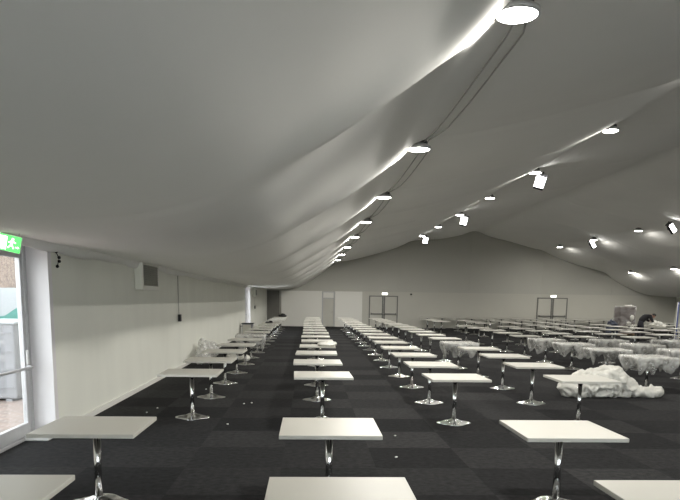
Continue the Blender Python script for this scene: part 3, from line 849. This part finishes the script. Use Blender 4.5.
tag(bg, 'dark blue bag with clear film standing left of the wrapped pallet stack', 'bag')
o = heap('body', [(0, 0, 0.32, 0.26, 0.90, 0), (-0.1, 0, 0.24, 0.2, 0.98, 0)], 0.03, 3.3, M_bag, 0.05, bg)
bm = bmesh.new(); tube(bm, [(-0.18 + 0.36 * i / 12, -0.05, 0.86 + 0.2 * math.sin(PI * i / 12)) for i in range(13)], 0.02); finish('handle', bm, M_wrap, bg, True)
for j, (x, w, mm, lb) in enumerate(((19.33, 0.08, M_blue, 'narrow blue and white upright banner, left of the pair at the right edge'), (19.62, 0.24, M_blue, 'wide blue upright banner at the very right edge'))):
    t = empty('upright_banner', (x, 35.2, 0)); tag(t, lb, 'banner', 'upright banners at the right edge')
    finish('cloth', bx((0, 0, 1.02), (w, 0.015, 1.9), 0.004), mm, t)
    finish('white_edge', bx((-w / 2 - 0.02, 0, 1.02), (0.04, 0.02, 1.9), 0.004), M_white, t)
    bm = bmesh.new(); cyl(bm, (0, 0.03, 0.03), (0, 0.03, 2.0), 0.012); finish('pole', bm, M_alu, t, True)
    finish('foot', bx((0, 0.0, 0.035), (w + 0.1, 0.2, 0.07), 0.015), M_alu, t)

# ------------------------------------------------------------------ the bending person
tbp = TABLES[(9, 13)]; tbp.location.x -= 0.30
PXc, PYc = tbp.location.x, tbp.location.y
def skin(name, verts, edges, radii, m, parent, sub=2):
    me = bpy.data.meshes.new(name); me.from_pydata(verts, edges, []); o = link(bpy.data.objects.new(name, me)); o.parent = parent
    me.materials.append(m)
    sk = o.modifiers.new('s', 'SKIN'); sk.use_smooth_shade = True
    for i, r in enumerate(radii):
        r = r if isinstance(r, tuple) else (r, r)
        me.skin_vertices[0].data[i].radius = r
    me.skin_vertices[0].data[0].use_root = True
    ss = o.modifiers.new('ss', 'SUBSURF'); ss.levels = sub; ss.render_levels = sub
    return o
pr = empty('person', (PXc - 0.66, PYc + 0.02, 0)); tag(pr, 'person in black bending far over a table, hands on a white plastic pile', 'person')
# local: +x towards the table. pelvis root
V = [(0, 0, 0.93), (0.10, 0, 1.08), (0.24, 0, 1.22), (0.40, 0, 1.30), (0.50, 0, 1.30), (0.57, 0, 1.275),      # spine, neck
     (0.40, 0.17, 1.26), (0.47, 0.25, 1.03), (0.66, 0.17, 0.96), (0.40, -0.17, 1.26), (0.46, -0.26, 1.03), (0.64, -0.17, 0.95),   # arms
     (0.0, 0.10, 0.86), (0.05, 0.12, 0.48), (-0.04, 0.12, 0.09), (0.0, -0.10, 0.86), (0.10, -0.13, 0.48), (0.04, -0.13, 0.09)]
E_ = [(0, 1), (1, 2), (2, 3), (3, 4), (4, 5), (3, 6), (6, 7), (7, 8), (3, 9), (9, 10), (10, 11), (0, 12), (12, 13), (13, 14), (0, 15), (15, 16), (16, 17)]
Rr = [(0.10, 0.09), (0.115, 0.10), (0.13, 0.10), (0.125, 0.09), 0.06, 0.055, 0.07, 0.046, 0.032, 0.07, 0.046, 0.032, 0.075, 0.055, 0.04, 0.075, 0.055, 0.04]
skin('body', V, E_, Rr, M_skin, pr)
Vj = V[:4] + V[6:12]
Vj = [tuple(v) for v in Vj]
Vj[6] = tuple(Vector(V[7]).lerp(Vector(V[8]), 0.62)); Vj[9] = tuple(Vector(V[10]).lerp(Vector(V[11]), 0.62))
skin('jacket', Vj, [(0, 1), (1, 2), (2, 3), (3, 4), (4, 5), (5, 6), (3, 7), (7, 8), (8, 9)],
     [(0.18, 0.16), (0.20, 0.17), (0.225, 0.165), (0.20, 0.145), 0.10, 0.07, 0.055, 0.10, 0.07, 0.055], M_shirt, pr)
skin('trousers', [V[0], V[12], V[13], V[14], V[15], V[16], V[17], (0.07, 0, 1.04)], [(0, 1), (1, 2), (2, 3), (0, 4), (4, 5), (5, 6), (0, 7)],
     [(0.16, 0.14), 0.12, 0.082, 0.062, 0.12, 0.082, 0.062, (0.15, 0.125)], M_trouser, pr)
# head: looks down and forward
hd = Matrix.Translation((0.66, 0.0, 1.26)) @ Matrix.Rotation(math.radians(62), 4, 'Y')
bm = bmesh.new(); bmesh.ops.create_uvsphere(bm, u_segments=28, v_segments=20, radius=1)
for v in bm.verts:
    x, y, z = v.co
    sx = 0.095 * (1.0 if z > 0 else 1 - 0.18 * z * z); jaw = 1 - 0.28 * max(0, -z) ** 1.5
    v.co = Vector((x * sx * jaw + (0.010 if x > 0 else 0) * -z, y * 0.076 * jaw, z * 0.118))
    if x > 0.85 and -0.25 < z < 0.15 and abs(y) < 0.3: v.co.x += 0.02 * (1 - abs(z + 0.12) * 2)
bmesh.ops.create_cone(bm, segments=10, radius1=0.017, radius2=0.006, depth=0.045, cap_ends=True, matrix=Matrix.Translation((0.103, 0, -0.012)) @ Matrix.Rotation(0.25, 4, 'Y'))
for s in (-1, 1):
    bmesh.ops.create_uvsphere(bm, u_segments=10, v_segments=8, radius=0.024, matrix=Matrix.Translation((0.0, s * 0.078, -0.01)) @ Matrix.Diagonal((0.9, 0.4, 1.3, 1)))
bmesh.ops.transform(bm, matrix=hd, verts=bm.verts[:]); hed = finish('head', bm, M_skin, pr, True)
for s in (-1, 1):
    bm = bmesh.new(); bmesh.ops.create_uvsphere(bm, u_segments=10, v_segments=8, radius=0.011, matrix=hd @ Matrix.Translation((0.088, s * 0.032, 0.015))); finish('eye', bm, M_black, hed, True)
bm = bmesh.new(); box(bm, (0.087, 0, -0.058), (0.008, 0.045, 0.009), 0.003); bmesh.ops.transform(bm, matrix=hd, verts=bm.verts[:]); finish('mouth', bm, M_red, hed)
bm = bmesh.new(); bmesh.ops.create_uvsphere(bm, u_segments=28, v_segments=20, radius=1)
for v in bm.verts:
    x, y, z = v.co; q = 1 + 0.06 * noise.noise(Vector((x * 6, y * 6, z * 6)))
    v.co = Vector((x * 0.103 - 0.014, y * 0.085, z * 0.122 + 0.012)) * q
bmesh.ops.delete(bm, geom=[v for v in bm.verts if v.co.x > 0.045 and v.co.z < 0.06 or v.co.z < -0.06], context='VERTS')
bmesh.ops.transform(bm, matrix=hd, verts=bm.verts[:]); o = finish('hair', bm, M_hair, pr, True)
so = o.modifiers.new('t', 'SOLIDIFY'); so.thickness = 0.012
for s, wv in ((1, V[8]), (-1, V[11])):
    wv = Vector(wv); d = Vector((0.8, -s * 0.15, -0.45)).normalized(); side = Vector((0, s, 0)); 
    vs = [tuple(wv), tuple(wv + d * 0.05), tuple(wv + d * 0.09)]; es = [(0, 1), (1, 2)]; rr = [(0.03, 0.022), (0.042, 0.018), (0.040, 0.015)]
    for k in range(4):
        off = side * (0.030 - 0.020 * k); L = (0.068, 0.08, 0.075, 0.058)[3 - k if s < 0 else k]
        base = len(vs)
        vs += [tuple(wv + d * 0.092 + off), tuple(wv + d * (0.092 + L * 0.5) + off * 1.15 + Vector((0, 0, -0.004))), tuple(wv + d * (0.092 + L * 0.95) + off * 1.2 + Vector((0, 0, -0.024)))]
        es += [(2, base), (base, base + 1), (base + 1, base + 2)]; rr += [0.0095, 0.0085, 0.0065]
    base = len(vs); vs += [tuple(wv + d * 0.035 - side * 0.035), tuple(wv + d * 0.075 - side * 0.058), tuple(wv + d * 0.10 - side * 0.060)]
    es += [(1, base), (base, base + 1), (base + 1, base + 2)]; rr += [0.012, 0.010, 0.008]
    skin('hand', vs, es, rr, M_skin, pr, 1)
for y, x in ((0.12, 0.0), (-0.13, 0.08)):
    bm = bmesh.new(); box(bm, (x + 0.04, y, 0.045), (0.27, 0.10, 0.09), 0.03, seg=3); finish('shoe', bm, M_black, pr, True)
o = heap('plastic_pile', [(-0.12, 0, 0.30, 0.30, 0.30, 0), (0.10, 0.02, 0.30, 0.28, 0.24, 0.2), (0.34, -0.05, 0.26, 0.2, 0.10, 0)], 0.025, 9.9, M_heap, 0.07)
o.location = (PXc + 0.10, PYc, TOPZ)
tag(o, 'white crumpled plastic pile on the table under the bending person', 'plastic pile')

# ------------------------------------------------------------------ daylight and camera
w = bpy.data.worlds.new('overcast_sky'); S.world = w; w.use_nodes = True
nt = w.node_tree; bgn = nt.nodes['Background']; bgn.inputs['Color'].default_value = (0.95, 0.975, 1.0, 1); bgn.inputs['Strength'].default_value = 5.2

cam = bpy.data.cameras.new('camera'); co = link(bpy.data.objects.new('camera', cam))
cam.sensor_fit = 'HORIZONTAL'; cam.sensor_width = 36; cam.lens = 36.0
cam.shift_y = (405 - 250) / 680.0; cam.clip_start = 0.05; cam.clip_end = 300
r = Vector((0.99891669, -0.04427374, 0.01432776)); u = Vector((-0.00734872, 0.15394689, 0.9880518)); b = Vector((-0.04595046, -0.98708672, 0.15345476))
Mx = Matrix((r, u, b)).transposed().to_4x4(); Mx.translation = (0, 0, 1.86)
co.matrix_world = Mx
S.camera = co
